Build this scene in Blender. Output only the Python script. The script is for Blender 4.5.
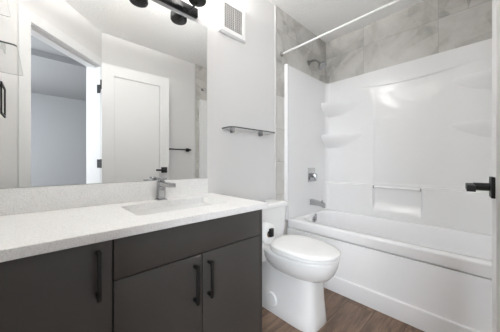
import bpy, bmesh, math, random
from mathutils import Vector, Matrix
for o in list(bpy.data.objects): bpy.data.objects.remove(o)
SC = bpy.context.scene
COL = SC.collection
PI = math.pi
R = math.radians

# ------------------------------------------------------------------ camera
CAM = Vector((0.0, -1.30, 1.013)); F_PX = 221.6
cd = bpy.data.cameras.new('camera'); cam = bpy.data.objects.new('camera', cd); COL.objects.link(cam)
cd.sensor_width = 36.0; cd.lens = 36.0 * F_PX / 500.0; cd.shift_y = -2.5 / 500.0
cd.clip_start = 0.02; cd.clip_end = 60
cam.location = CAM
cam.rotation_euler = (PI/2, 0, math.atan2(-0.6845, 0.729))
SC.camera = cam

# ------------------------------------------------------------------ world, lights, exposure
w = bpy.data.worlds.new('world'); SC.world = w; w.use_nodes = True
wb = w.node_tree.nodes['Background']
wb.inputs[0].default_value = (0.82, 0.90, 1.0, 1); wb.inputs[1].default_value = 1.2
SC.view_settings.view_transform = 'Standard'; SC.view_settings.look = 'None'
SC.view_settings.exposure = 0.10; SC.view_settings.gamma = 1.0
SC.view_settings.use_curve_mapping = False
SC.cycles.max_bounces = 16; SC.cycles.diffuse_bounces = 10; SC.cycles.glossy_bounces = 8
SC.cycles.sample_clamp_indirect = 12.0
SC.cycles.use_denoising = True
BULB = 15.5          # up-light of each bulb, watts
LAMP = 10.0          # emission of the opal shades
def area(name, loc, target, sx, sy, power, color):
    ld = bpy.data.lights.new(name, 'AREA'); ld.shape = 'RECTANGLE'; ld.size = sx; ld.size_y = sy
    ld.energy = power; ld.color = color
    o = bpy.data.objects.new(name, ld); COL.objects.link(o); o.location = loc
    o.rotation_euler = (Vector(target) - Vector(loc)).to_track_quat('-Z', 'Y').to_euler()
    return o
# daylight through the bedroom window outside the door
area('window_daylight', (-1.66, -2.75, 1.45), (0.6, -2.3, 1.2), 2.2, 1.5, 122, (0.87, 0.93, 1.0))
# unseen fill light added under the passage ceiling outside the door
area('passage_fill', (-0.55, -1.75, 2.40), (-0.55, -1.75, 0), 0.35, 0.35, 3, (1.0, 0.96, 0.9))

# ------------------------------------------------------------------ material helpers
def srgb(r, g, b):
    f = lambda c: (c/255/12.92) if c/255 <= 0.04045 else ((c/255+0.055)/1.055)**2.4
    return (f(r), f(g), f(b), 1)
def mat(name, col=(0.8, 0.8, 0.8, 1), rough=0.5, metal=0.0, **kw):
    m = bpy.data.materials.new(name); m.use_nodes = True
    b = m.node_tree.nodes['Principled BSDF']
    b.inputs['Base Color'].default_value = col; b.inputs['Roughness'].default_value = rough
    b.inputs['Metallic'].default_value = metal
    for k, v in kw.items(): b.inputs[k.replace('_', ' ')].default_value = v
    return m
def N(m, t, **kw):
    n = m.node_tree.nodes.new(t)
    for k, v in kw.items():
        if k in n.inputs.keys(): n.inputs[k].default_value = v
        else: setattr(n, k, v)
    return n
def L(m, a, ao, b, bi): m.node_tree.links.new(a.outputs[ao], b.inputs[bi])
def bsdf(m): return m.node_tree.nodes['Principled BSDF']
def ramp(m, stops):
    n = m.node_tree.nodes.new('ShaderNodeValToRGB'); e = n.color_ramp.elements
    while len(e) < len(stops): e.new(0.5)
    for i, (p, c) in enumerate(stops): e[i].position = p; e[i].color = c
    return n
def coords(m, scale=(1, 1, 1), rot=(0, 0, 0), loc=(0, 0, 0)):
    g = N(m, 'ShaderNodeNewGeometry'); mp = N(m, 'ShaderNodeMapping')
    mp.inputs['Scale'].default_value = scale; mp.inputs['Rotation'].default_value = rot; mp.inputs['Location'].default_value = loc
    L(m, g, 'Position', mp, 'Vector'); return mp
def bump(m, src, out, strength, dist=0.002):
    b = N(m, 'ShaderNodeBump'); b.inputs['Strength'].default_value = strength; b.inputs['Distance'].default_value = dist
    L(m, src, out, b, 'Height'); L(m, b, 'Normal', bsdf(m), 'Normal')

def paint(name, col, rough=0.6, scale=180, st=0.06):
    m = mat(name, col, rough); c = coords(m); n = N(m, 'ShaderNodeTexNoise', Scale=scale, Detail=2.0)
    L(m, c, 'Vector', n, 'Vector'); bump(m, n, 'Fac', st, 0.001); return m
M_WALL = paint('wall_paint', srgb(218, 217, 216), 0.55)
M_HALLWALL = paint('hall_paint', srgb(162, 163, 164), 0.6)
M_TRIM = paint('trim_paint', srgb(226, 226, 226), 0.35, 60, 0.02)
M_DOOR = paint('door_paint', srgb(229, 229, 229), 0.38, 60, 0.02)
M_CEIL = mat('ceiling_texture', srgb(244, 243, 241), 0.85)
c = coords(M_CEIL); n1 = N(M_CEIL, 'ShaderNodeTexNoise', Scale=48.0, Detail=4.0, Roughness=0.7); L(M_CEIL, c, 'Vector', n1, 'Vector')
r1 = ramp(M_CEIL, [(0.42, (0, 0, 0, 1)), (0.62, (1, 1, 1, 1))]); L(M_CEIL, n1, 'Fac', r1, 'Fac'); bump(M_CEIL, r1, 'Color', 0.45, 0.006)

def tile_mat(name, axis, u0, v0):
    """large 60 x 30 cm stone-look tiles in a straight stack; axis = which world axis runs along the wall"""
    m = mat(name, rough=0.38)
    g = N(m, 'ShaderNodeNewGeometry'); s = N(m, 'ShaderNodeSeparateXYZ'); L(m, g, 'Position', s, 'Vector')
    cb = N(m, 'ShaderNodeCombineXYZ'); L(m, s, axis, cb, 'X'); L(m, s, 'Z', cb, 'Y')
    mp = N(m, 'ShaderNodeMapping'); mp.inputs['Location'].default_value = (-u0, -v0, 0); L(m, cb, 'Vector', mp, 'Vector')
    br = N(m, 'ShaderNodeTexBrick', offset=0.0, squash=1.0)
    br.inputs['Scale'].default_value = 1.0; br.inputs['Brick Width'].default_value = 0.594; br.inputs['Row Height'].default_value = 0.30
    br.inputs['Mortar Size'].default_value = 0.0016; br.inputs['Mortar Smooth'].default_value = 0.2; br.inputs['Bias'].default_value = 0.0
    br.inputs['Color1'].default_value = (0, 0, 0, 1); br.inputs['Color2'].default_value = (1, 1, 1, 1); br.inputs['Mortar'].default_value = (0.5, 0.5, 0.5, 1)
    L(m, mp, 'Vector', br, 'Vector')
    # per-tile shift of the stone pattern
    sh = N(m, 'ShaderNodeVectorMath', operation='MULTIPLY_ADD'); sh.inputs[1].default_value = (7, 5, 9)
    L(m, br, 'Color', sh, 0); L(m, g, 'Position', sh, 2)
    wn = N(m, 'ShaderNodeTexNoise', Scale=3.2, Detail=6.0, Roughness=0.62, Distortion=1.4); L(m, sh, 'Vector', wn, 'Vector')
    vo = N(m, 'ShaderNodeTexVoronoi', feature='F1', Scale=5.5); L(m, sh, 'Vector', vo, 'Vector')
    bw = N(m, 'ShaderNodeRGBToBW'); L(m, vo, 'Color', bw, 'Color')
    fine = N(m, 'ShaderNodeTexNoise', Scale=38.0, Detail=5.0, Roughness=0.7); L(m, sh, 'Vector', fine, 'Vector')
    a1 = N(m, 'ShaderNodeMath', operation='MULTIPLY_ADD'); a1.inputs[1].default_value = 0.32; L(m, bw, 'Val', a1, 0); L(m, wn, 'Fac', a1, 2)
    a2 = N(m, 'ShaderNodeMath', operation='MULTIPLY_ADD'); a2.inputs[1].default_value = 0.16; L(m, fine, 'Fac', a2, 0); L(m, a1, 'Value', a2, 2)
    bt = N(m, 'ShaderNodeRGBToBW'); L(m, br, 'Color', bt, 'Color')
    a3 = N(m, 'ShaderNodeMath', operation='MULTIPLY_ADD'); a3.inputs[1].default_value = 0.20; L(m, bt, 'Val', a3, 0); L(m, a2, 'Value', a3, 2)
    rp = ramp(m, [(0.44, srgb(150, 148, 144)), (0.64, srgb(176, 174, 169)), (0.80, srgb(195, 193, 188)), (1.0, srgb(206, 204, 200))])
    L(m, a3, 'Value', rp, 'Fac')
    mx = N(m, 'ShaderNodeMixRGB'); mx.inputs['Color2'].default_value = srgb(160, 157, 152)
    L(m, br, 'Fac', mx, 'Fac'); L(m, rp, 'Color', mx, 'Color1'); L(m, mx, 'Color', bsdf(m), 'Base Color')
    return m
M_TILE_X = tile_mat('stone_tile_ends', 'X', 1.543, 1.93)
M_TILE_Y = tile_mat('stone_tile_long', 'Y', -1.024, 1.93)

def wood_floor():
    m = mat('plank_floor', rough=0.42)
    c = coords(m, loc=(0.35, 0.06, 0))
    br = N(m, 'ShaderNodeTexBrick', offset=0.37, squash=1.0)
    br.inputs['Scale'].default_value = 1.0; br.inputs['Brick Width'].default_value = 1.22; br.inputs['Row Height'].default_value = 0.18
    br.inputs['Mortar Size'].default_value = 0.0012; br.inputs['Color1'].default_value = (0, 0, 0, 1); br.inputs['Color2'].default_value = (1, 1, 1, 1)
    br.inputs['Mortar'].default_value = (0.2, 0.2, 0.2, 1); L(m, c, 'Vector', br, 'Vector')
    sh = N(m, 'ShaderNodeVectorMath', operation='MULTIPLY_ADD'); sh.inputs[1].default_value = (3, 11, 0); L(m, br, 'Color', sh, 0); L(m, c, 'Vector', sh, 2)
    mp = N(m, 'ShaderNodeMapping'); mp.inputs['Scale'].default_value = (1.6, 13, 1); L(m, sh, 'Vector', mp, 'Vector')
    g1 = N(m, 'ShaderNodeTexNoise', Scale=1.5, Detail=7.0, Roughness=0.62, Distortion=0.8); L(m, mp, 'Vector', g1, 'Vector')
    mp2 = N(m, 'ShaderNodeMapping'); mp2.inputs['Scale'].default_value = (5, 90, 1); L(m, sh, 'Vector', mp2, 'Vector')
    g2 = N(m, 'ShaderNodeTexNoise', Scale=2.0, Detail=4.0); L(m, mp2, 'Vector', g2, 'Vector')
    a = N(m, 'ShaderNodeMath', operation='MULTIPLY_ADD'); a.inputs[1].default_value = 0.3; L(m, g2, 'Fac', a, 0); L(m, g1, 'Fac', a, 2)
    rp = ramp(m, [(0.36, srgb(78, 61, 49)), (0.56, srgb(110, 88, 72)), (0.74, srgb(138, 114, 95)), (0.95, srgb(160, 136, 116))])
    L(m, a, 'Value', rp, 'Fac')
    mx = N(m, 'ShaderNodeMixRGB'); mx.inputs['Color2'].default_value = srgb(52, 38, 31)
    L(m, br, 'Fac', mx, 'Fac'); L(m, rp, 'Color', mx, 'Color1'); L(m, mx, 'Color', bsdf(m), 'Base Color')
    bump(m, g2, 'Fac', 0.08, 0.001); return m
M_FLOOR = wood_floor()
M_ACRYL = mat('white_acrylic', srgb(238, 238, 238), 0.07)
M_TUB = mat('white_tub_acrylic', srgb(243, 243, 244), 0.16)
M_CERAM = mat('white_vitreous_china', srgb(240, 240, 239), 0.12, Coat_Weight=0.3)
M_SEAT = mat('white_seat_plastic', srgb(240, 240, 239), 0.22)
M_PLASTIC = mat('white_plastic', srgb(238, 238, 237), 0.35)
M_EDGE = mat('tile_edge_trim', srgb(205, 204, 202), 0.4)
M_GRILLE = mat('grille_plastic', srgb(200, 198, 196), 0.5)
M_DUCT = mat('fan_housing', srgb(40, 39, 38), 0.7)
M_CHROME = mat('chrome', (0.50, 0.50, 0.51, 1), 0.12, 1.0)
M_NICKEL = mat('brushed_nickel', (0.30, 0.30, 0.30, 1), 0.28, 1.0)
M_BLACK = mat('matte_black_metal', srgb(18, 18, 19), 0.5, 0.0)
M_BLACKGLOSS = mat('black_backplate', srgb(30, 30, 30), 0.22, 0.35)
M_CUP = mat('black_cup', srgb(34, 33, 33), 0.45)
M_CAB = paint('cabinet_charcoal', srgb(72, 69, 66), 0.42, 90, 0.02)
M_GAPSHADE = mat('gap_shade', srgb(30, 29, 28), 0.7)  # near-black tone standing in for shade in the gaps between fronts
M_MIRROR = mat('mirror_silver', (0.93, 0.94, 0.935, 1), 0.0, 1.0)
M_MEDGE = mat('mirror_edge', srgb(205, 210, 207), 0.2)
M_PAPER = mat('tissue', srgb(240, 240, 238), 0.9)
M_CARD = mat('cardboard', srgb(150, 130, 105), 0.9)
M_GLASS = mat('clear_glass', (0.985, 0.995, 0.99, 1), 0.0, Transmission_Weight=1.0, IOR=1.45)
M_GLASSEDGE = mat('glass_edge', srgb(30, 40, 36), 0.3)
M_OPAL = mat('opal_glass', (1, 1, 1, 1), 0.3)
bsdf(M_OPAL).inputs['Emission Color'].default_value = (1.0, 0.98, 0.955, 1); bsdf(M_OPAL).inputs['Emission Strength'].default_value = LAMP
# quartz
M_QUARTZ = mat('white_quartz', rough=0.28)
c = coords(M_QUARTZ); q1 = N(M_QUARTZ, 'ShaderNodeTexNoise', Scale=260.0, Detail=3.0, Roughness=0.7); L(M_QUARTZ, c, 'Vector', q1, 'Vector')
q2 = N(M_QUARTZ, 'ShaderNodeTexNoise', Scale=28.0, Detail=4.0); L(M_QUARTZ, c, 'Vector', q2, 'Vector')
qa = N(M_QUARTZ, 'ShaderNodeMath', operation='MULTIPLY_ADD'); qa.inputs[1].default_value = 0.10; L(M_QUARTZ, q2, 'Fac', qa, 0); L(M_QUARTZ, q1, 'Fac', qa, 2)
qr = ramp(M_QUARTZ, [(0.36, srgb(214, 213, 211)), (0.48, srgb(237, 236, 235)), (0.64, srgb(247, 247, 246))])
L(M_QUARTZ, qa, 'Value', qr, 'Fac'); L(M_QUARTZ, qr, 'Color', bsdf(M_QUARTZ), 'Base Color')

# ------------------------------------------------------------------ mesh helpers
def finish(name, bm, m, parent=None, smooth=False, loc=None):
    bmesh.ops.recalc_face_normals(bm, faces=bm.faces[:])
    me = bpy.data.meshes.new(name); bm.to_mesh(me); bm.free()
    for x in (m if isinstance(m, (list, tuple)) else [m]): me.materials.append(x)
    if smooth:
        me.shade_smooth()
        try: me.set_sharp_from_angle(angle=R(smooth if smooth is not True else 40))
        except Exception: pass
    o = bpy.data.objects.new(name, me); COL.objects.link(o)
    if parent is not None:
        o.parent = parent; o.matrix_parent_inverse = parent_matrix(parent).inverted()
    return o
def parent_matrix(o):
    m = o.matrix_basis.copy()
    if o.parent is not None: m = parent_matrix(o.parent) @ o.matrix_parent_inverse @ m
    return m
def box(bm, x0, x1, y0, y1, z0, z1, bev=0.0, seg=2, M=None, edges=None):
    vs = [bm.verts.new(p) for p in ((x0,y0,z0),(x1,y0,z0),(x1,y1,z0),(x0,y1,z0),(x0,y0,z1),(x1,y0,z1),(x1,y1,z1),(x0,y1,z1))]
    fs = [bm.faces.new([vs[i] for i in q]) for q in ((3,2,1,0),(4,5,6,7),(0,1,5,4),(1,2,6,5),(2,3,7,6),(3,0,4,7))]
    geom = list({e for f in fs for e in f.edges})
    allv = list(vs)
    if bev > 0:
        r = bmesh.ops.bevel(bm, geom=geom, offset=bev, segments=seg, affect='EDGES', profile=0.5)
        allv = list({v for f in r['faces'] for v in f.verts} | {v for v in vs if v.is_valid})
    if M is not None:
        for v in allv: v.co = M @ v.co
    return allv
def newbox(name, m, parent, *a, **k):
    sm = k.pop('smooth', None); bm = bmesh.new(); box(bm, *a, **k)
    return finish(name, bm, m, parent, smooth=(50 if k.get('bev', 0) > 0 else False) if sm is None else sm)
def loft(bm, rings, cap0=True, cap1=True, closed=True):
    vr = [[bm.verts.new(p) for p in r] for r in rings]; n = len(rings[0])
    for a, b in zip(vr, vr[1:]):
        for i in range(n if closed else n-1):
            j = (i+1) % n
            bm.faces.new((a[i], a[j], b[j], b[i]))
    if cap0: bm.faces.new(list(reversed(vr[0])))
    if cap1: bm.faces.new(vr[-1])
    return vr
def tube(bm, pts, r, n=14, cap=True):
    pts = [Vector(p) for p in pts]; rings = []
    rs = r if isinstance(r, (list, tuple)) else [r]*len(pts)
    ref = None
    for i, p in enumerate(pts):
        d = (pts[min(i+1, len(pts)-1)] - pts[max(i-1, 0)]).normalized()
        if ref is None: ref = d.orthogonal().normalized()
        a = (ref - d*ref.dot(d)).normalized(); ref = a; b = d.cross(a)
        rings.append([p + rs[i]*(a*math.cos(2*PI*k/n) + b*math.sin(2*PI*k/n)) for k in range(n)])
    loft(bm, rings, cap, cap)
def lathe(bm, prof, center, axis=(0, 0, 1), n=32, cap0=True, cap1=True):
    ax = Vector(axis).normalized(); a = ax.orthogonal().normalized(); b = ax.cross(a); c0 = Vector(center)
    loft(bm, [[c0 + ax*h + r*(a*math.cos(2*PI*k/n) + b*math.sin(2*PI*k/n)) for k in range(n)] for r, h in prof], cap0, cap1)
def sup(cx, cy, a, b, z, n=48, e=4.0):
    out = []
    for k in range(n):
        t = 2*PI*(k+0.5)/n; ct, st = math.cos(t), math.sin(t)
        out.append((cx + a*math.copysign(abs(ct)**(2/e), ct), cy + b*math.copysign(abs(st)**(2/e), st), z))
    return out
def rrect(cx, cy, a, b, r, z, k=6):
    pts = []
    for (sx, sy, t0) in ((1, 1, 0), (-1, 1, 90), (-1, -1, 180), (1, -1, 270)):
        for i in range(k+1):
            t = R(t0 + 90*i/k); pts.append((cx + sx*(a-r) + r*math.cos(t), cy + sy*(b-r) + r*math.sin(t), z))
    return pts
def thing(name, label, cat, loc=(0, 0, 0), group=None, kind=None):
    o = bpy.data.objects.new(name, None); COL.objects.link(o); o.location = loc; o.empty_display_size = 0.05
    return tag(o, label, cat, group, kind)
def tag(o, label, cat, group=None, kind=None):
    o['label'] = label; o['category'] = cat
    if group: o['group'] = group
    if kind: o['kind'] = kind
    return o
def struct(o, label, cat):
    o['kind'] = 'structure'; o['label'] = label; o['category'] = cat; return o

# ================================================================== ROOM SHELL
H = 2.432; XL = -0.20; XR = 2.446; YO = -1.557
C0 = Vector((0.471, -1.557))                       # where the door wall meets the opposite wall
DW = Vector((-1, 1)).normalized()                  # along the door wall, towards the vanity
DN = Vector((-1, -1)).normalized()                 # out of the bathroom through the doorway
DANG = math.atan2(DW.y, DW.x)
MD = Matrix.Translation((C0.x, C0.y, 0)) @ Matrix(((DW.x, DN.x, 0, 0), (DW.y, DN.y, 0, 0), (0, 0, 1, 0), (0, 0, 0, 1)))   # local x along wall, y outward
S_H = 0.022; S_L = 0.757; SEND = 0.949; WT = 0.14; DZ = 2.05
struct(newbox('floor', M_FLOOR, None, XL-0.1, XR+0.1, -1.70, 0.1, -0.06, 0.0), 'brown wood plank floor of the bathroom', 'floor')
struct(newbox('ceiling', M_CEIL, None, -1.72, XR+0.1, -1.66, 0.1, H, H+0.08), 'white textured ceiling over the bathroom', 'ceiling')
struct(newbox('wall_back', M_WALL, None, XL-0.1, XR+0.1, 0.0, 0.1, 0, H), 'pale grey wall behind the vanity and toilet', 'wall')
struct(newbox('wall_left', M_WALL, None, XL-0.1, XL, -0.886, 0.0, 0, H), 'pale grey side wall at the vanity end with glass shelves', 'wall')
struct(newbox('wall_right', M_WALL, None, XR, XR+0.1, -1.66, 0.0, 0, H), 'wall along the long side of the bathtub', 'wall')
struct(newbox('wall_opposite', M_WALL, None, C0.x, XR, YO-0.115, YO, 0, H), 'pale grey wall facing the mirror behind the open door', 'wall')
bm = bmesh.new()
box(bm, S_L+0.02, SEND+0.05, 0, WT, 0, H, M=MD); box(bm, 0.0, S_L+0.02, 0, WT, DZ+0.02, H, M=MD)
bmesh.ops.remove_doubles(bm, verts=bm.verts[:], dist=1e-5)
struct(finish('wall_door', bm, M_WALL), 'pale grey angled corner wall around the doorway', 'wall')
# door jamb with stop
bm = bmesh.new()
prof = [(-0.002, 0), (WT+0.002, 0)]
def uframe(bm, s0, s1, zt, th, y0, y1, t0=None):
    """one continuous U of rectangular section around an opening (s0..s1, up to zt), thickness th outwards"""
    inn = [(s0, 0), (s0, zt), (s1, zt), (s1, 0)]; t0 = th if t0 is None else t0; out = [(s0-t0, 0), (s0-t0, zt+th), (s1+th, zt+th), (s1+th, 0)]
    g = {}
    for nm, P in (('i', inn), ('o', out)):
        for yy in (y0, y1): g[nm, yy] = [bm.verts.new(MD @ Vector((s, yy, z))) for s, z in P]
    for k in range(3):
        bm.faces.new((g['i',y0][k], g['i',y0][k+1], g['o',y0][k+1], g['o',y0][k]))
        bm.faces.new((g['i',y1][k], g['i',y1][k+1], g['o',y1][k+1], g['o',y1][k]))
        bm.faces.new((g['i',y0][k], g['i',y0][k+1], g['i',y1][k+1], g['i',y1][k]))
        bm.faces.new((g['o',y0][k], g['o',y0][k+1], g['o',y1][k+1], g['o',y1][k]))
    for k in (0, 3): bm.faces.new((g['i',y0][k], g['o',y0][k], g['o',y1][k], g['i',y1][k]))
uframe(bm, S_H, S_L, DZ, 0.019, -0.003, WT+0.003)
struct(finish('trim_1', bm, M_TRIM), 'white door jamb lining the doorway', 'door jamb')
bm = bmesh.new(); uframe(bm, S_H-0.0005, S_L-0.012, DZ-0.012, 0.0125, 0.040, 0.075, 0.004)
struct(finish('trim_2', bm, M_TRIM), 'white door stop strip inside the door jamb', 'door stop')
bm = bmesh.new(); uframe(bm, S_H-0.004, S_L+0.006, DZ+0.006, 0.082, -0.014, -0.0005, 0.0005)
struct(finish('trim_3', bm, M_TRIM), 'white flat casing around the doorway', 'door casing')
bm = bmesh.new(); uframe(bm, S_H-0.004, S_L+0.006, DZ+0.006, 0.07, WT+0.0005, WT+0.016)
struct(finish('trim_4', bm, M_TRIM), 'white casing on the passage side of the doorway', 'door casing')
# baseboards
struct(newbox('baseboard_back', M_TRIM, None, 0.842, 1.535, -0.013, -0.0005, 0, 0.10, bev=0.003), 'white baseboard behind the toilet', 'baseboard')
struct(newbox('baseboard_opposite', M_TRIM, None, 0.49, 1.59, YO+0.0005, YO+0.013, 0, 0.10, bev=0.003), 'white baseboard behind the open door', 'baseboard')
# stone-look tile above and beside the tub surround
TX = 1.528; TXO = 1.60
struct(newbox('wall_tile_back', M_TILE_X, None, TX, XR-0.0005, -0.010, -0.0003, 0, H-0.0005), 'grey stone-look tile at the shower head end of the tub', 'wall tile')
struct(newbox('wall_tile_right', M_TILE_Y, None, XR-0.010, XR-0.0003, YO+0.0105, -0.0105, 1.90, H-0.0005), 'grey stone-look tile band above the long side of the surround', 'wall tile')
struct(newbox('wall_tile_opposite', M_TILE_X, None, TXO, XR-0.0005, YO+0.0003, YO+0.010, 0, H-0.0005), 'grey stone-look tile at the tub end facing the mirror', 'wall tile')
struct(newbox('trim_5', M_EDGE, None, TX-0.004, TX-0.0003, -0.011, -0.0003, 0, H-0.0005), 'thin white edge trim beside the shower tile', 'tile trim')
struct(newbox('trim_6', M_EDGE, None, TXO-0.008, TXO-0.0003, YO+0.0003, YO+0.012, 0, H-0.0005), 'thin white edge trim of the tile facing the mirror', 'tile trim')

# ------------------------------------------------------------------ room beyond the doorway (seen in the mirror)
HX0 = -1.70; HX1 = 2.2; HY = -4.60
struct(newbox('floor_passage', M_FLOOR, None, HX0-0.1, HX1+0.1, HY-0.1, -1.70, -0.06, 0.0), 'wood floor of the room beyond the doorway', 'floor')
struct(newbox('floor_threshold', M_FLOOR, None, HX0-0.1, XL-0.1, -1.70, -0.70, -0.06, 0.0), 'wood floor outside the bathroom door', 'floor')
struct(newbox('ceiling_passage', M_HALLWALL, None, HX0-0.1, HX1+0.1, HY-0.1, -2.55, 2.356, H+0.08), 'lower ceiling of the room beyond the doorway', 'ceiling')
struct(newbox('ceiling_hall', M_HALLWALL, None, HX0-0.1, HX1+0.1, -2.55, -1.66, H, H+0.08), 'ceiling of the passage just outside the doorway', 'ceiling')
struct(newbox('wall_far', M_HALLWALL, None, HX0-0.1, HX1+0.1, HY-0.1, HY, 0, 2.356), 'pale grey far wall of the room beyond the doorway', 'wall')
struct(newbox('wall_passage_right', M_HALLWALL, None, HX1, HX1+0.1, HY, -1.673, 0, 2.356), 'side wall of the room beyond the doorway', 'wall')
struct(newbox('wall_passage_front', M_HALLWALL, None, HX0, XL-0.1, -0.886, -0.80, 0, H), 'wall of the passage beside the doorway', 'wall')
bm = bmesh.new()
WY0, WY1, WZ0, WZ1 = -3.9, -1.6, 0.65, 2.2
box(bm, HX0-0.1, HX0, HY, WY0, 0, H); box(bm, HX0-0.1, HX0, WY1, -0.80, 0, H); box(bm, HX0-0.1, HX0, WY0, WY1, 0, WZ0); box(bm, HX0-0.1, HX0, WY0, WY1, WZ1, H)
bmesh.ops.remove_doubles(bm, verts=bm.verts[:], dist=1e-5)
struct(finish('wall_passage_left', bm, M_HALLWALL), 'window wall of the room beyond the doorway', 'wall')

# ================================================================== VANITY
FY = -0.50                     # plane of the door fronts
van = thing('vanity_cabinet', 'charcoal flat-front bathroom vanity cabinet under the white counter', 'vanity cabinet', (0.31, -0.25, 0))
VX0, VX1 = XL+0.004, 0.838
bm = bmesh.new()
box(bm, VX0, VX0+0.018, FY+0.02, -0.004, 0.10, 0.778); box(bm, VX1-0.018, VX1, FY+0.0, -0.004, 0.0, 0.778)
box(bm, VX0+0.018, VX1-0.018, FY+0.02, -0.004, 0.10, 0.118); box(bm, VX0+0.018, VX1-0.018, -0.016, -0.004, 0.118, 0.778)
box(bm, 0.154, 0.170, FY+0.022, -0.016, 0.118, 0.64); box(bm, VX0+0.018, VX1-0.018, FY+0.05, FY+0.068, 0, 0.10)
box(bm, VX0+0.018, VX1-0.018, FY+0.021, FY+0.04, 0.74, 0.778)
finish('body', bm, [M_CAB], van)
newbox('gap_shade_sheet', M_GAPSHADE, van, VX0+0.0185, VX1-0.0185, FY+0.0195, FY+0.0205, 0.1185, 0.739)  # thin dark sheet behind the fronts, paints the gaps as if in shade
def front(name, x0, x1, z0, z1):
    return newbox(name, M_CAB, van, x0, x1, FY, FY+0.019, z0, z1, bev=0.0012)
def pull(parent, x, z0, z1, y=FY):
    bm = bmesh.new(); r = 0.0055; st = 0.030
    box(bm, x-r, x+r, y-st-0.005, y-st+0.005, z0, z1, bev=0.0015)
    h = finish('handle', bm, M_BLACK, parent, smooth=50); h['label'] = 'matte black bar pull'
    for zc in (z0+0.010, z1-0.010):
        p = newbox('post', M_BLACK, h, x-r*0.9, x+r*0.9, y-st, y-0.0003, zc-0.005, zc+0.005)
d1 = front('door', VX0+0.002, 0.1605, 0.105, 0.776); pull(d1, 0.1215, 0.611, 0.755)
ff = front('false_drawer_front', 0.1645, 0.8195, 0.6455, 0.776)
d2 = front('door', 0.1645, 0.481, 0.105, 0.6415); pull(d2, 0.445, 0.460, 0.612)
d3 = front('door', 0.485, 0.8195, 0.105, 0.6415); pull(d3, 0.510, 0.460, 0.612)

# counter with undermount cut-out
CX0, CX1, CY0, CY1, CZ0, CZ1 = XL+0.002, 0.857, -0.52, -0.0005, 0.780, 0.810
SX, SY, SA, SB = 0.492, -0.247, 0.222, 0.133
inner = rrect(SX, SY, SA, SB, 0.025, 0)
def to_rect(p):
    dx, dy = p[0]-SX, p[1]-SY; t = 1e9
    if dx > 1e-9: t = min(t, (CX1-SX)/dx)
    if dx < -1e-9: t = min(t, (CX0-SX)/dx)
    if dy > 1e-9: t = min(t, (CY1-SY)/dy)
    if dy < -1e-9: t = min(t, (CY0-SY)/dy)
    return [SX+dx*t, SY+dy*t]
outer = [to_rect(p) for p in inner]
for cx, cy in ((CX0, CY0), (CX0, CY1), (CX1, CY0), (CX1, CY1)):
    k = min(range(len(outer)), key=lambda i: (outer[i][0]-cx)**2 + (outer[i][1]-cy)**2); outer[k] = [cx, cy]
def shrink(P, d): return [(max(CX0+d, min(CX1-d, x)), max(CY0+d, min(CY1-d, y))) for x, y in P]
bm = bmesh.new()
o2 = shrink(outer, 0.002)
rings = [[(x, y, CZ0) for x, y, _ in inner], [(x, y, CZ0) for x, y in o2], [(x, y, CZ0+0.002) for x, y in outer], [(x, y, CZ1-0.002) for x, y in outer],
         [(x, y, CZ1) for x, y in o2], [(x, y, CZ1) for x, y, _ in inner]]
rings.append(rings[0])
vr = loft(bm, rings, False, False); bmesh.ops.remove_doubles(bm, verts=bm.verts[:], dist=1e-6)
ct = finish('countertop', bm, M_QUARTZ); tag(ct, 'white speckled quartz countertop on the charcoal vanity', 'countertop')
bs = newbox('backsplash', M_QUARTZ, None, CX0, 0.815, -0.020, -0.0005, CZ1+0.0003, 0.913, bev=0.0015)
tag(bs, 'low white quartz backsplash strip below the mirror', 'backsplash')
# sink
sk = thing('sink', 'white rectangular undermount sink set in the quartz counter', 'sink', (SX, SY, 0.66))
bm = bmesh.new()
P = lambda a, b, r, z: rrect(SX, SY, a, b, r, z)
loft(bm, [P(SA+0.02, SB+0.02, 0.03, 0.779), P(SA+0.004, SB+0.004, 0.028, 0.779), P(SA-0.001, SB-0.001, 0.03, 0.772), P(SA-0.012, SB-0.010, 0.035, 0.70), P(SA-0.03, SB-0.026, 0.04, 0.668),
          P(SA-0.06, SB-0.05, 0.04, 0.660), P(0.03, 0.03, 0.028, 0.656)], False, True)
finish('basin', bm, M_CERAM, sk, smooth=50)
bm = bmesh.new(); lathe(bm, [(0.024, 0.0), (0.024, 0.003), (0.018, 0.005)], (SX, SY, 0.6565)); dr = finish('drain', bm, M_CHROME, sk, smooth=40); dr['label'] = 'round chrome drain'
# faucet
fx, fy = 0.487, -0.052
fa = thing('faucet', 'square chrome single-lever faucet on the counter behind the sink', 'faucet', (fx, fy, CZ1))
newbox('base_plate', M_CHROME, fa, fx-0.026, fx+0.026, fy-0.026, fy+0.026, CZ1+0.0003, CZ1+0.006, bev=0.001)
newbox('body', M_CHROME, fa, fx-0.018, fx+0.018, fy-0.021, fy+0.019, CZ1+0.006, 0.914, bev=0.002)
newbox('spout', M_CHROME, fa, fx-0.018, fx+0.018, fy-0.150, fy-0.021, 0.890, 0.911, bev=0.002)
newbox('cartridge', M_CHROME, fa, fx-0.013, fx+0.013, fy-0.014, fy+0.012, 0.914, 0.923, bev=0.001)
newbox('lever', M_CHROME, fa, fx-0.016, fx+0.016, fy-0.045, fy+0.026, 0.923, 0.933, bev=0.0015)
# mirror
mi = thing('wall_mirror', 'large frameless mirror above the backsplash', 'mirror', (0.3, -0.003, 0.915))
newbox('glass_edge', M_MEDGE, mi, XL+0.003, 0.818, -0.0045, -0.0005, 0.914, 1.936, bev=0.0)
newbox('silvering', M_MIRROR, mi, XL+0.003, 0.8135, -0.0058, -0.0046, 0.917, 1.933)

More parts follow.
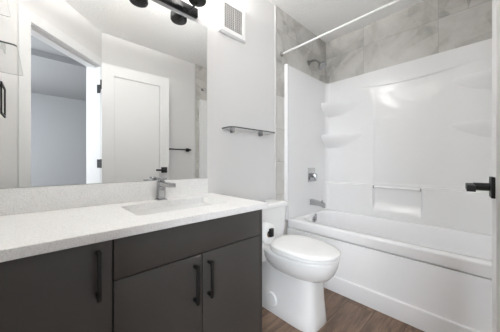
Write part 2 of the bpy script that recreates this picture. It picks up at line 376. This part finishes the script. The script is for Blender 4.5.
# vanity light
vl = thing('vanity_light', 'black three-cup vanity light on the wall above the mirror', 'wall light', (0.42, 0, 1.99))
newbox('backplate', M_BLACKGLOSS, vl, 0.10, 0.736, -0.025, -0.0005, 1.958, 2.014, bev=0.002)
LZ = 1.972
for lx in (0.17, 0.42, 0.672):
    bm = bmesh.new(); tube(bm, [(lx, -0.024, LZ-0.005), (lx, -0.125, LZ-0.005)], 0.006, 10); finish('arm', bm, M_BLACK, vl, smooth=40)
    bm = bmesh.new(); lathe(bm, [(0.042, 0.0), (0.050, 0.003), (0.053, 0.009), (0.053, 0.044), (0.047, 0.046), (0.045, 0.02)], (lx, -0.1285, LZ), n=40)
    cup = finish('socket_cup', bm, M_CUP, vl, smooth=50)
    bm = bmesh.new(); lathe(bm, [(0.034, 0.021), (0.0345, 0.05), (0.0345, 0.16), (0.030, 0.172), (0.028, 0.174), (0.026, 0.174), (0.026, 0.168)], (lx, -0.1285, LZ), n=32)
    sh = finish('glass_shade', bm, M_OPAL, vl, smooth=50); sh['label'] = 'lit white opal glass shade'
    ld = bpy.data.lights.new('lamp_bulb', 'SPOT'); ld.energy = BULB; ld.color = (1.0, 0.985, 0.968); ld.spot_size = R(178); ld.spot_blend = 0.12; ld.shadow_soft_size = 0.03
    lo = bpy.data.objects.new('lamp_bulb', ld); COL.objects.link(lo); lo.location = (lx, -0.1285, LZ+0.185); lo.rotation_euler = (PI-R(4), 0, 0)

# ================================================================== VENT, GLASS SHELF
fan = thing('exhaust_fan_grille', 'square white exhaust fan grille high on the wall right of the mirror', 'vent', (1.045, 0, 2.08))
gx0, gx1, gz0, gz1 = 0.908, 1.160, 1.952, 2.208
bm = bmesh.new()
oo = [(gx0, gz0), (gx1, gz0), (gx1, gz1), (gx0, gz1)]; b = 0.040
def q(P, d): return [(x + (d if i in (0, 3) else -d), z + (d if i in (0, 1) else -d)) for i, (x, z) in enumerate(P)]
loft(bm, [[(x, -0.0005, z) for x, z in oo], [(x, -0.010, z) for x, z in oo], [(x, -0.022, z) for x, z in q(oo, 0.010)], [(x, -0.024, z) for x, z in q(oo, b)], [(x, -0.006, z) for x, z in q(oo, b+0.001)], [(x, -0.0005, z) for x, z in q(oo, b+0.001)]], False, False)
finish('frame', bm, M_PLASTIC, fan)
newbox('housing', M_DUCT, fan, gx0+b, gx1-b, -0.0045, -0.0008, gz0+b, gz1-b)
bm = bmesh.new(); nx, nz = 9, 13
ix0, ix1, iz0, iz1 = gx0+b+0.0005, gx1-b-0.0005, gz0+b+0.0005, gz1-b-0.0005
for i in range(nz+1):
    z = iz0 + (iz1-iz0-0.004)*i/nz; box(bm, ix0, ix1, -0.020, -0.008, z, z+0.003)
for i in range(nx+1):
    x = ix0 + (ix1-ix0-0.003)*i/nx; wd = 0.007 if i == 5 else 0.003
    box(bm, x, x+wd, -0.0205, -0.0075, iz0, iz1)
finish('grille', bm, M_GRILLE, fan)

def glass_shelf(name, label, group, M, length, depth, z, t=0.008, bracket_at=(0.18, 0.8), r=0.045, post=0.034):
    """local x along the wall, local y out of the wall; front corners rounded"""
    e = thing(name, label, 'glass shelf', M @ Vector((length/2, 0, z)), group)
    pts = [(0, 0.004), (length, 0.004)]
    for i in range(7): a = R(90*i/6); pts.append((length-r + r*math.cos(a), depth-r + r*math.sin(a)))
    for i in range(7): a = R(90+90*i/6); pts.append((r + r*math.cos(a), depth-r + r*math.sin(a)))
    bm = bmesh.new(); loft(bm, [[M @ Vector((x, y, z)) for x, y in pts], [M @ Vector((x, y, z+t)) for x, y in pts]])
    bm.faces.ensure_lookup_table()
    for f in bm.faces: f.material_index = 0 if len(f.verts) > 4 else 1
    finish('glass_panel', bm, [M_GLASS, M_GLASSEDGE], e)
    for k in bracket_at:
        bm = bmesh.new(); x = length*k
        tube(bm, [M @ Vector((x, 0.0008, z-0.010)), M @ Vector((x, post, z-0.010))], [0.013, 0.0095], 16)
        finish('bracket', bm, M_NICKEL, e, smooth=40)
    return e
MW = Matrix(((1, 0, 0, 0.94), (0, -1, 0, 0), (0, 0, 1, 0), (0, 0, 0, 1)))
glass_shelf('glass_shelf', 'slim clear glass shelf on the wall above the toilet', 'glass shelves', MW, 0.485, 0.115, 1.262)
ML = Matrix(((0, 1, 0, XL), (-1, 0, 0, -0.30), (0, 0, 1, 0), (0, 0, 0, 1)))
glass_shelf('glass_shelf', 'lower glass shelf reflected in the mirror above the black towel ring', 'glass shelves', ML, 0.52, 0.110, 1.593, r=0.02, post=0.015)
ML2 = Matrix(((0, 1, 0, XL), (-1, 0, 0, -0.36), (0, 0, 1, 0), (0, 0, 0, 1)))
glass_shelf('glass_shelf', 'upper glass shelf at the top corner of the mirror reflection', 'glass shelves', ML2, 0.50, 0.05, 1.975, r=0.015, post=0.012)
# towel ring on the side wall
tr = thing('towel_ring', 'black square towel ring on the side wall below the glass shelves', 'towel ring', (XL, -0.70, 1.48))
newbox('mount', M_BLACK, tr, XL+0.0005, XL+0.012, -0.722, -0.678, 1.455, 1.499, bev=0.001)
newbox('post', M_BLACK, tr, XL+0.012, XL+0.026, -0.708, -0.692, 1.470, 1.486)
bm = bmesh.new(); rx = XL+0.030
box(bm, rx-0.004, rx+0.004, -0.79, -0.61, 1.472, 1.484); box(bm, rx-0.004, rx+0.004, -0.79, -0.61, 1.300, 1.312)
box(bm, rx-0.004, rx+0.004, -0.79, -0.778, 1.312, 1.472); box(bm, rx-0.004, rx+0.004, -0.622, -0.61, 1.312, 1.472)
bmesh.ops.remove_doubles(bm, verts=bm.verts[:], dist=1e-5)
finish('ring', bm, M_BLACK, tr)

# ================================================================== DOOR (open against the opposite wall)
DH = Vector((0.440, -1.361)); DA = R(4.0); DL = 0.672
MDoor = Matrix.Translation((DH.x, DH.y, 0.012)) @ Matrix.Rotation(DA, 4, 'Z')     # local x to the latch, local -y towards the wall behind
dr = bpy.data.objects.new('door_1', None); COL.objects.link(dr); dr.location = (DH.x, DH.y, 0.012); dr.rotation_euler = (0, 0, DA)
struct(dr, 'open white shaker door with black lever handle', 'door')
def dbox(name, m, parent, *a, **k):
    bm = bmesh.new(); box(bm, *a, **k)
    for v in bm.verts: v.co = MDoor @ v.co
    return finish(name, bm, m, parent, smooth=50 if k.get('bev') else False)
DT = 0.035; DHt = 2.02
bm = bmesh.new(); st = 0.105
xs = [0, st, DL-st, DL]; zs = [0, 0.20, DHt-0.115, DHt]
for sgn, y0 in ((0, 0.0), (1, -DT)):
    dpt = -0.015 if sgn == 0 else 0.015
    g = [[bm.verts.new((x, y0, z)) for x in xs] for z in zs]
    for i in range(3):
        for j in range(3):
            if (i, j) != (1, 1): bm.faces.new((g[i][j], g[i][j+1], g[i+1][j+1], g[i+1][j]))
    ip = [g[1][1], g[1][2], g[2][2], g[2][1]]
    c1 = [bm.verts.new((x + (0.0005 if x < 0.3 else -0.0005), y0+dpt, z + (0.0005 if z < 1 else -0.0005))) for x, z in ((xs[1], zs[1]), (xs[2], zs[1]), (xs[2], zs[2]), (xs[1], zs[2]))]
    for k in range(4): bm.faces.new((ip[k], ip[(k+1) % 4], c1[(k+1) % 4], c1[k]))
    c2 = [bm.verts.new((x + (0.004 if x < 0.3 else -0.004), y0+dpt, z + (0.004 if z < 1 else -0.004))) for x, z in ((xs[1], zs[1]), (xs[2], zs[1]), (xs[2], zs[2]), (xs[1], zs[2]))]
    c3 = [bm.verts.new((v.co.x, y0+dpt*0.55, v.co.z)) for v in c2]
    for k in range(4):
        bm.faces.new((c1[k], c1[(k+1) % 4], c2[(k+1) % 4], c2[k])); bm.faces.new((c2[k], c2[(k+1) % 4], c3[(k+1) % 4], c3[k]))
    bm.faces.new(c3)
    if sgn == 0: g0 = g
for a, bq in (((0, 0), (0, 3)), ((0, 3), (3, 3)), ((3, 3), (3, 0)), ((3, 0), (0, 0))):
    def line(G):
        (i0, j0), (i1, j1) = a, bq; n = 3
        return [G[i0 + (i1-i0)*k//n][j0 + (j1-j0)*k//n] for k in range(n+1)]
    l0, l1 = line(g0), line(g)
    for k in range(3): bm.faces.new((l0[k], l0[k+1], l1[k+1], l1[k]))
for v in bm.verts: v.co = MDoor @ v.co
finish('door_panel', bm, M_DOOR, dr)
hx, hz = DL-0.057, 0.937-0.012
ro = dbox('rosette', M_BLACK, dr, hx-0.033, hx+0.033, 0.0003, 0.009, hz-0.033, hz+0.033, bev=0.001); ro['label'] = 'square black rosette'
bm = bmesh.new(); tube(bm, [MDoor @ Vector((hx, 0.009, hz)), MDoor @ Vector((hx, 0.048, hz))], 0.0125, 18); nk = finish('neck', bm, M_BLACK, ro, smooth=40)
lv = dbox('lever', M_BLACK, ro, hx-0.105, hx+0.012, 0.046, 0.066, hz-0.009, hz+0.010, bev=0.0015)
ro2 = dbox('rosette', M_BLACK, dr, hx-0.033, hx+0.033, -DT-0.009, -DT-0.0003, hz-0.033, hz+0.033, bev=0.001)
bm = bmesh.new(); tube(bm, [MDoor @ Vector((hx, -DT-0.009, hz)), MDoor @ Vector((hx, -DT-0.05, hz))], 0.0105, 18); finish('neck', bm, M_BLACK, ro2, smooth=40)
dbox('lever', M_BLACK, ro2, hx-0.118, hx+0.012, -DT-0.056, -DT-0.044, hz-0.011, hz+0.009, bev=0.0015)
for zc in (0.25, 1.00, 1.80):
    bm = bmesh.new(); tube(bm, [MDoor @ Vector((-0.007, -0.006, zc-0.045)), MDoor @ Vector((-0.007, -0.006, zc+0.045))], 0.0065, 12)
    hg = finish('hinge', bm, M_BLACK, dr, smooth=40); hg['label'] = 'matte black hinge'
    bm = bmesh.new(); p0 = MDoor @ Vector((-0.007, -0.006, 0)); p1 = MD @ Vector((S_H, 0.0, 0))
    d = Vector((p1.x-p0.x, p1.y-p0.y, 0)); nn = Vector((-d.y, d.x, 0)).normalized()*0.0012
    for zz in (zc-0.042, zc+0.042): pass
    vs = [[Vector((p.x, p.y, 0)) + s*nn + Vector((0, 0, z+0.012)) for p, s, z in ((p0, 1, zc-0.042), (p1, 1, zc-0.042), (p1, 1, zc+0.042), (p0, 1, zc+0.042))],
          [Vector((p.x, p.y, 0)) - s*nn + Vector((0, 0, z+0.012)) for p, s, z in ((p0, 1, zc-0.042), (p1, 1, zc-0.042), (p1, 1, zc+0.042), (p0, 1, zc+0.042))]]
    loft(bm, vs); finish('hinge_leaf', bm, M_BLACK, hg)
for zc in (0.262, 1.012, 1.812):
    newbox('hinge_plate', M_BLACK, dr, S_H+0.0003, S_H+0.0028, -0.002, 0.034, zc-0.045, zc+0.045, M=MD)
# towel bar on the opposite wall
tb = thing('towel_bar', 'black towel bar on the wall behind the open door, seen in the mirror', 'towel bar', (1.2, YO, 1.2))
bm = bmesh.new(); tube(bm, [(0.93, YO+0.062, 1.20), (1.50, YO+0.062, 1.20)], 0.0085, 14); finish('bar', bm, M_BLACK, tb, smooth=40)
for x in (0.96, 1.475):
    newbox('post', M_BLACK, tb, x-0.011, x+0.011, YO+0.008, YO+0.074, 1.189, 1.211, bev=0.001)
    newbox('mount', M_BLACK, tb, x-0.024, x+0.024, YO+0.0005, YO+0.008, 1.176, 1.224, bev=0.001)

# ================================================================== TUB
TXF = 1.69; TY0, TY1 = -0.0115, YO+0.0115; TZ = 0.49
tub = thing('bathtub', 'white acrylic alcove bathtub below the shower surround', 'bathtub', (2.06, -0.78, 0))
tcx, tcy = (TXF+XR-0.011)/2, (TY0+TY1)/2; ta, tb_ = (XR-0.011-TXF)/2, (TY0-TY1)/2
bm = bmesh.new()
icx, icy = tcx+0.012, tcy
def ring(cx, cy, a, b, z, e): return sup(cx, cy, a, b, z, 96, e)
loft(bm, [ring(tcx, tcy, ta-0.012, tb_, 0.4162, 60), ring(tcx, tcy, ta-0.003, tb_, 0.4162, 60), ring(tcx, tcy, ta, tb_, 0.419, 60), ring(tcx, tcy, ta, tb_, 0.422, 60), ring(tcx, tcy, ta, tb_, TZ-0.013, 60), ring(tcx, tcy, ta, tb_, TZ-0.010, 60), ring(tcx, tcy, ta-0.004, tb_-0.004, TZ-0.003, 60), ring(tcx, tcy, ta-0.012, tb_-0.012, TZ, 60),
          ring(icx, icy, ta-0.062, tb_-0.050, TZ-0.001, 5.5), ring(icx, icy, ta-0.073, tb_-0.060, TZ-0.006, 5.2), ring(icx, icy, ta-0.080, tb_-0.066, TZ-0.02, 5),
          ring(icx, icy+0.012, ta-0.090, tb_-0.086, 0.36, 5), ring(icx, icy+0.03, ta-0.10, tb_-0.125, 0.22, 4.6), ring(icx, icy+0.035, ta-0.115, tb_-0.19, 0.13, 4.2),
          ring(icx, icy+0.045, ta-0.15, tb_-0.24, 0.095, 4), ring(icx, icy+0.05, ta-0.22, tb_-0.34, 0.088, 4)], False, True)
finish('basin', bm, M_TUB, tub, smooth=45)
bm = bmesh.new()
prof = [(TXF+0.05, 0.416), (TXF+0.020, 0.4155), (TXF+0.020, 0.409), (TXF+0.005, 0.4075), (TXF+0.0035, 0.404), (TXF+0.0035, 0.135), (TXF, 0.124), (TXF-0.009, 0.118), (TXF-0.012, 0.110), (TXF-0.012, 0.002), (TXF+0.05, 0.002)]
loft(bm, [[(x, TY0-0.001, z) for x, z in prof], [(x, TY1+0.001, z) for x, z in prof]])
finish('apron', bm, M_TUB, tub, smooth=30)
bm = bmesh.new(); ow = TY0-0.068
lathe(bm, [(0.036, 0.0), (0.036, 0.006), (0.030, 0.010), (0.012, 0.012)], (icx-0.02, ow, 0.432), (0, -1, -0.12), n=28)
ov = finish('overflow_plate', bm, M_CHROME, tub, smooth=40); ov['label'] = 'round chrome overflow plate'
newbox('drain_lever', M_CHROME, ov, icx-0.030, icx-0.010, ow-0.028, ow-0.012, 0.425, 0.497, bev=0.002)
bm = bmesh.new(); lathe(bm, [(0.032, 0), (0.032, 0.004), (0.022, 0.006)], (icx, -0.40, 0.0885)); finish('drain', bm, M_CHROME, tub, smooth=40)

# ================================================================== SURROUND
su = thing('shower_surround', 'glossy white shower surround on three sides above the bathtub', 'shower surround', (2.1, -0.78, 0.49))
SZ0, SZ1 = TZ+0.0015, 1.937
EY0, EY1 = -0.030, YO+0.030                 # faces of the end panels
BX = 2.420                                  # face of the upper back panel
def sstep(a, b, t):
    t = max(0.0, min(1.0, (t-a)/(b-a))); return t*t*(3-2*t)
def back_x(y, z):
    x = BX
    lower = 1 - sstep(0.792, 0.806, z)
    rec = sstep(-0.922, -0.910, y)*(1-sstep(-0.540, -0.528, y))*sstep(0.535, 0.64, z)
    x -= 0.034*lower*(1-rec*0.98)
    wave = 1.765 + 0.035*min(1.0, abs((y+0.82)/0.40))**2.2
    ctr = sstep(-1.05, -0.93, y)*(1-sstep(-0.545, -0.525, y))
    x += 0.003*ctr*sstep(0.806, 0.83, z)*(1-sstep(1.70, 1.76, z))
    x -= 0.009*sstep(wave-0.004, wave+0.008, z)*(1-sstep(wave+0.01, 1.93, z)*0.9)*sstep(-1.32, -1.15, y)*(1-sstep(-0.48, -0.36, y))
    rr = 0.045
    for d in (EY0 - y, y - EY1):
        if d < rr: x -= rr - math.sqrt(max(0, rr*rr - (rr-max(d, 0))**2))
    return x
def steps(a, b, base, fine):
    """sample a..b at ~base spacing, with extra samples around the fine positions"""
    s = set(round(a + (b-a)*i/int(abs(b-a)/base), 5) for i in range(int(abs(b-a)/base)+1)) | {a, b}
    for c0, c1 in fine:
        k = 7
        for i in range(k+1): s.add(round(c0 + (c1-c0)*i/k, 5))
    s = sorted(s, reverse=b < a); out = [s[0]]
    for v in s[1:]:
        if abs(v-out[-1]) > 0.0012: out.append(v)
    out[-1] = b; return out
ysamp = steps(EY0, EY1, 0.02, [(EY0, EY0-0.045), (EY1, EY1+0.045), (-0.528, -0.545), (-0.908, -0.924), (-0.953, -0.977)])
zsamp = steps(SZ0, SZ1, 0.02, [(0.79, 0.808), (0.808, 0.83), (0.535, 0.64), (1.755, 1.775), (1.775, 1.79), (1.79, 1.81)])
bm = bmesh.new()
g = [[bm.verts.new((back_x(y, z), y, z)) for y in ysamp] for z in zsamp]
for i in range(len(zsamp)-1):
    for j in range(len(ysamp)-1): bm.faces.new((g[i][j], g[i][j+1], g[i+1][j+1], g[i+1][j]))
top = [bm.verts.new((XR-0.0105, y, SZ1)) for y in ysamp]; bot = [bm.verts.new((XR-0.0105, y, SZ0)) for y in ysamp]
for j in range(len(ysamp)-1):
    bm.faces.new((g[-1][j], g[-1][j+1], top[j+1], top[j])); bm.faces.new((g[0][j], g[0][j+1], bot[j+1], bot[j])); bm.faces.new((top[j], top[j+1], bot[j+1], bot[j]))
finish('back_panel', bm, M_ACRYL, su, smooth=35)
# end panels with a rounded, slightly raised front edge
def end_panel(face, wall, sgn):
    bm = bmesh.new()
    zz = [SZ0, 0.79, 0.806, SZ1]
    prof_in = [(1.652, 0.0), (1.655, 0.006), (1.662, 0.010), (1.672, 0.010), (1.681, 0.006), (1.688, 0.0), (1.75, 0.0), (2.30, 0.0), (BX, 0.0)]
    rings = []
    for z in (SZ0, SZ1):
        r = [(1.652, wall, z)] + [(x, face - sgn*d, z) for x, d in prof_in] + [(BX, wall, z)]
        rings.append(r)
    loft(bm, rings); return finish('end_panel', bm, M_ACRYL, su, smooth=35)
end_panel(EY0, -0.0105, 1); end_panel(EY1, YO+0.0105, -1)
# corner shelves: a flat lip on top whose underside sweeps back into the corner
def corner_shelf(cy, sgn, zt, ln=0.39, dp=0.135, hh=0.14):
    bm = bmesh.new(); rings = []; n = 22
    for k in range(13):
        a = PI/2*k/12; f = math.cos(a)**0.9; z = zt - hh*(0.12*k/12 + 0.88*(1-math.cos(a))**0.62)
        f = max(f, 0.02)
        d, l = dp*f, ln*(0.45+0.55*f)
        r = []
        for i in range(n+1):
            u = i/n
            # from the end panel out to the back panel, a soft concave line
            px = BX - d*(1-u)**1.1; py = cy - sgn*(l*u)
            r.append((px, py, z))
        r.append((BX+0.012, cy - sgn*l, z)); r.append((BX+0.012, cy + sgn*0.006, z)); r.append((BX - d, cy + sgn*0.006, z))
        rings.append(r)
    rings.insert(0, [(x, y, z+0.006) for x, y, z in rings[0]])
    loft(bm, rings); return finish('corner_shelf', bm, M_ACRYL, su, smooth=35)
for zt in (1.685, 1.328):
    corner_shelf(EY0, 1, zt); corner_shelf(EY1, -1, zt, 0.42, 0.17, 0.13)
bm = bmesh.new(); tube(bm, [(2.398, -0.536, 0.783), (2.398, -0.914, 0.783)], 0.011, 16); gb = finish('grab_bar', bm, M_ACRYL, su, smooth=40)
for y in (-0.5375, -0.9125):
    bm = bmesh.new(); lathe(bm, [(0.014, 0), (0.014, 0.008)], (2.398, y - (0.004 if y > -0.7 else -0.004), 0.783), (0, 1 if y > -0.7 else -1, 0), n=20)
    cp = finish('grab_bar_cap', bm, M_NICKEL, gb, smooth=40); cp['label'] = 'small metal end cap'

# ================================================================== SHOWER FITTINGS
va = thing('shower_valve', 'square chrome shower valve trim above the tub spout', 'shower valve', (2.08, EY0, 0.89))
vx = 2.085
newbox('trim_plate', M_CHROME, va, vx-0.068, vx+0.068, EY0-0.006, EY0-0.0004, 0.822, 0.965, bev=0.002)
bm = bmesh.new(); tube(bm, [(vx, EY0-0.006, 0.888), (vx, EY0-0.05, 0.888)], 0.024, 24); finish('knob', bm, M_CHROME, va, smooth=40)
newbox('lever', M_CHROME, va, vx-0.010, vx+0.010, EY0-0.062, EY0-0.044, 0.830, 0.905, bev=0.002)
sp = thing('tub_spout', 'square chrome tub spout on the end panel above the tub rim', 'tub spout', (vx, EY0, 0.605))
bm = bmesh.new()
loft(bm, [[(vx+sx*wd, EY0-yy, z) for sx, z in ((-1, z0), (1, z0), (1, z1), (-1, z1))] for yy, wd, z0, z1 in ((0.0004, 0.028, 0.575, 0.637), (0.012, 0.026, 0.578, 0.634), (0.10, 0.022, 0.580, 0.622), (0.135, 0.021, 0.570, 0.614), (0.150, 0.020, 0.560, 0.604))])
finish('spout_body', bm, M_CHROME, sp, smooth=25)
bm = bmesh.new(); tube(bm, [(vx, EY0-0.125, 0.615), (vx, EY0-0.125, 0.640)], 0.006, 12); finish('diverter_knob', bm, M_CHROME, sp, smooth=40)
shd = thing('shower_sprayer', 'chrome shower head on a bent arm from the tile above the surround', 'shower head', (2.07, -0.01, 2.085))
bm = bmesh.new(); tube(bm, [(2.07, -0.012, 2.085), (2.07, -0.05, 2.092), (2.07, -0.09, 2.085), (2.07, -0.125, 2.055), (2.07, -0.14, 2.038)], 0.010, 14); finish('arm', bm, M_NICKEL, shd, smooth=40)
bm = bmesh.new(); lathe(bm, [(0.030, 0), (0.030, 0.003), (0.014, 0.012)], (2.07, -0.0103, 2.085), (0, -1, 0), n=24); finish('flange', bm, M_NICKEL, shd, smooth=40)
bm = bmesh.new(); lathe(bm, [(0.013, 0.0), (0.018, 0.012), (0.042, 0.038), (0.046, 0.050), (0.043, 0.056), (0.02, 0.057)], (2.07, -0.138, 2.041), (0, -0.62, -0.78), n=32); finish('spray_head', bm, M_NICKEL, shd, smooth=40)
rod = thing('shower_curtain_rod', 'straight white shower curtain rod below the ceiling over the tub edge', 'curtain rod', (1.62, -0.78, 2.03))
bm = bmesh.new(); tube(bm, [(1.6115, -0.022, 2.021), (1.7085, YO+0.022, 2.089)], 0.0082, 18); finish('rod', bm, M_PLASTIC, rod, smooth=40)
for y, s, xx, zz in ((-0.0103, -1, 1.611, 2.020), (YO+0.0103, 1, 1.709, 2.090)):
    bm = bmesh.new(); lathe(bm, [(0.022, 0), (0.022, 0.005), (0.013, 0.020)], (xx, y, zz), (0, s, 0), n=24); fl = finish('flange', bm, M_NICKEL, rod, smooth=40); fl['label'] = 'grey metal wall flange'

# ================================================================== TOILET
TC = 1.258
to = thing('toilet', 'white skirted two-piece toilet between the vanity and the tub', 'toilet', (TC, -0.40, 0))
def egg(yb, yf, hw, z, n=56, wide=0.42, eb=2.6, ef=2.1):
    """outline pointing to -y; widest at fraction `wide` from the back"""
    ym = yb + (yf-yb)*wide; out = []
    for k in range(n):
        t = 2*PI*(k+0.5)/n; ct, st = math.cos(t), math.sin(t)
        e = eb if st > 0 else ef; L_ = (yb-ym) if st > 0 else (ym-yf)
        out.append((TC + hw*math.copysign(abs(ct)**(2/e), ct), ym + L_*math.copysign(abs(st)**(2/e), st), z))
    return out
bm = bmesh.new()
ped = [(0.0, 0.120, -0.605), (0.004, 0.122, -0.607), (0.06, 0.115, -0.602), (0.14, 0.107, -0.596), (0.24, 0.100, -0.592), (0.30, 0.104, -0.592), (0.345, 0.116, -0.595), (0.40, 0.125, -0.59)]
loft(bm, [egg(-0.035, yf, hw, z, wide=0.62, eb=9, ef=4.2) for z, hw, yf in ped])
finish('pedestal', bm, M_CERAM, to, smooth=50)
bm = bmesh.new()
bw = [(0.285, 0.070, -0.32, -0.585), (0.291, 0.098, -0.28, -0.622), (0.31, 0.127, -0.24, -0.652), (0.34, 0.150, -0.21, -0.678), (0.38, 0.165, -0.19, -0.696), (0.415, 0.171, -0.18, -0.704), (0.428, 0.171, -0.18, -0.704), (0.434, 0.166, -0.185, -0.699)]
loft(bm, [egg(yb, yf, hw, z) for z, hw, yb, yf in bw])
finish('bowl', bm, M_CERAM, to, smooth=50)
bm = bmesh.new()
loft(bm, [rrect(TC, -0.135, 0.155, 0.105, 0.03, 0.33), rrect(TC, -0.135, 0.175, 0.112, 0.03, 0.37), rrect(TC, -0.140, 0.185, 0.115, 0.03, 0.425), rrect(TC, -0.140, 0.18, 0.11, 0.03, 0.433)])
finish('deck', bm, M_CERAM, to, smooth=50)
bm = bmesh.new()
loft(bm, [egg(-0.262, -0.706, 0.171, 0.4345), egg(-0.260, -0.708, 0.174, 0.438), egg(-0.260, -0.708, 0.174, 0.450), egg(-0.264, -0.702, 0.169, 0.4545)])
finish('seat', bm, M_SEAT, to, smooth=50)
bm = bmesh.new()
loft(bm, [egg(-0.262, -0.707, 0.171, 0.4575), egg(-0.258, -0.712, 0.176, 0.460), egg(-0.258, -0.712, 0.176, 0.469), egg(-0.263, -0.706, 0.171, 0.475), egg(-0.285, -0.675, 0.148, 0.479), egg(-0.34, -0.60, 0.09, 0.4815), egg(-0.40, -0.52, 0.03, 0.482)])
finish('seat_lid', bm, M_SEAT, to, smooth=50)
for s in (-1, 1):
    bm = bmesh.new(); tube(bm, [(TC+s*0.075-0.02, -0.252, 0.452), (TC+s*0.075+0.02, -0.252, 0.452)], 0.011, 14); finish('seat_hinge', bm, M_SEAT, to, smooth=40)
bm = bmesh.new()
loft(bm, [rrect(TC, -0.115, 0.165, 0.078, 0.03, 0.434), rrect(TC, -0.113, 0.178, 0.084, 0.03, 0.50), rrect(TC, -0.110, 0.192, 0.088, 0.03, 0.672)])
finish('tank', bm, M_CERAM, to, smooth=50)
bm = bmesh.new()
loft(bm, [rrect(TC, -0.110, 0.196, 0.092, 0.03, 0.6725), rrect(TC, -0.110, 0.203, 0.097, 0.032, 0.680), rrect(TC, -0.110, 0.203, 0.097, 0.032, 0.700), rrect(TC, -0.110, 0.198, 0.092, 0.030, 0.708), rrect(TC, -0.110, 0.17, 0.07, 0.02, 0.711)])
finish('tank_lid', bm, M_CERAM, to, smooth=50)
bm = bmesh.new(); lathe(bm, [(0.022, 0), (0.022, 0.004), (0.018, 0.006)], (TC, -0.11, 0.7112)); fb = finish('flush_button', bm, M_CHROME, to, smooth=40); fb['label'] = 'round chrome flush button'
bm = bmesh.new(); lathe(bm, [(0.048, 0.0), (0.048, 0.007), (0.042, 0.013), (0.014, 0.015)], (TC-0.1085, -0.295, 0.085), (-1, 0, 0.05), n=32)
finish('bolt_cover', bm, M_PLASTIC, to, smooth=40)

# toilet paper on the vanity side
rc = Vector((0.908, -0.440, 0.638)); rl = 0.05
ho = thing('toilet_paper_holder', 'black toilet paper holder on the side of the vanity', 'toilet paper holder', (0.8205, -0.395, rc.z))
newbox('mount', M_BLACK, ho, 0.8385, 0.848, -0.380, -0.340, rc.z-0.070, rc.z+0.020, bev=0.001)
bm = bmesh.new(); tube(bm, [(0.847, -0.360, rc.z), (rc.x-0.012, -0.360, rc.z), (rc.x, -0.368, rc.z), (rc.x, -0.496, rc.z)], 0.008, 12); finish('arm', bm, M_BLACK, ho, smooth=40)
newbox('end_stop', M_BLACK, ho, rc.x-0.012, rc.x+0.012, -0.510, -0.4955, rc.z-0.022, rc.z+0.022, bev=0.001)
ro_ = thing('toilet_paper_roll', 'white toilet paper roll hanging on the black holder beside the toilet', 'toilet paper', rc)
bm = bmesh.new()
lathe(bm, [(0.020, -rl), (0.052, -rl), (0.055, -rl+0.003), (0.055, rl-0.003), (0.052, rl), (0.020, rl), (0.020, -rl)], rc + Vector((0, 0, -0.0098)), (0, 1, 0), n=40, cap0=False, cap1=False)
bmesh.ops.remove_doubles(bm, verts=bm.verts[:], dist=1e-6)
finish('paper', bm, M_PAPER, ro_, smooth=50)
bm = bmesh.new()
lathe(bm, [(0.0185, -rl-0.0005), (0.0198, -rl-0.0005), (0.0198, rl+0.0005), (0.0185, rl+0.0005), (0.0185, -rl-0.0005)], rc + Vector((0, 0, -0.0098)), (0, 1, 0), n=32, cap0=False, cap1=False)
bmesh.ops.remove_doubles(bm, verts=bm.verts[:], dist=1e-6)
finish('core', bm, M_CARD, ro_, smooth=50)
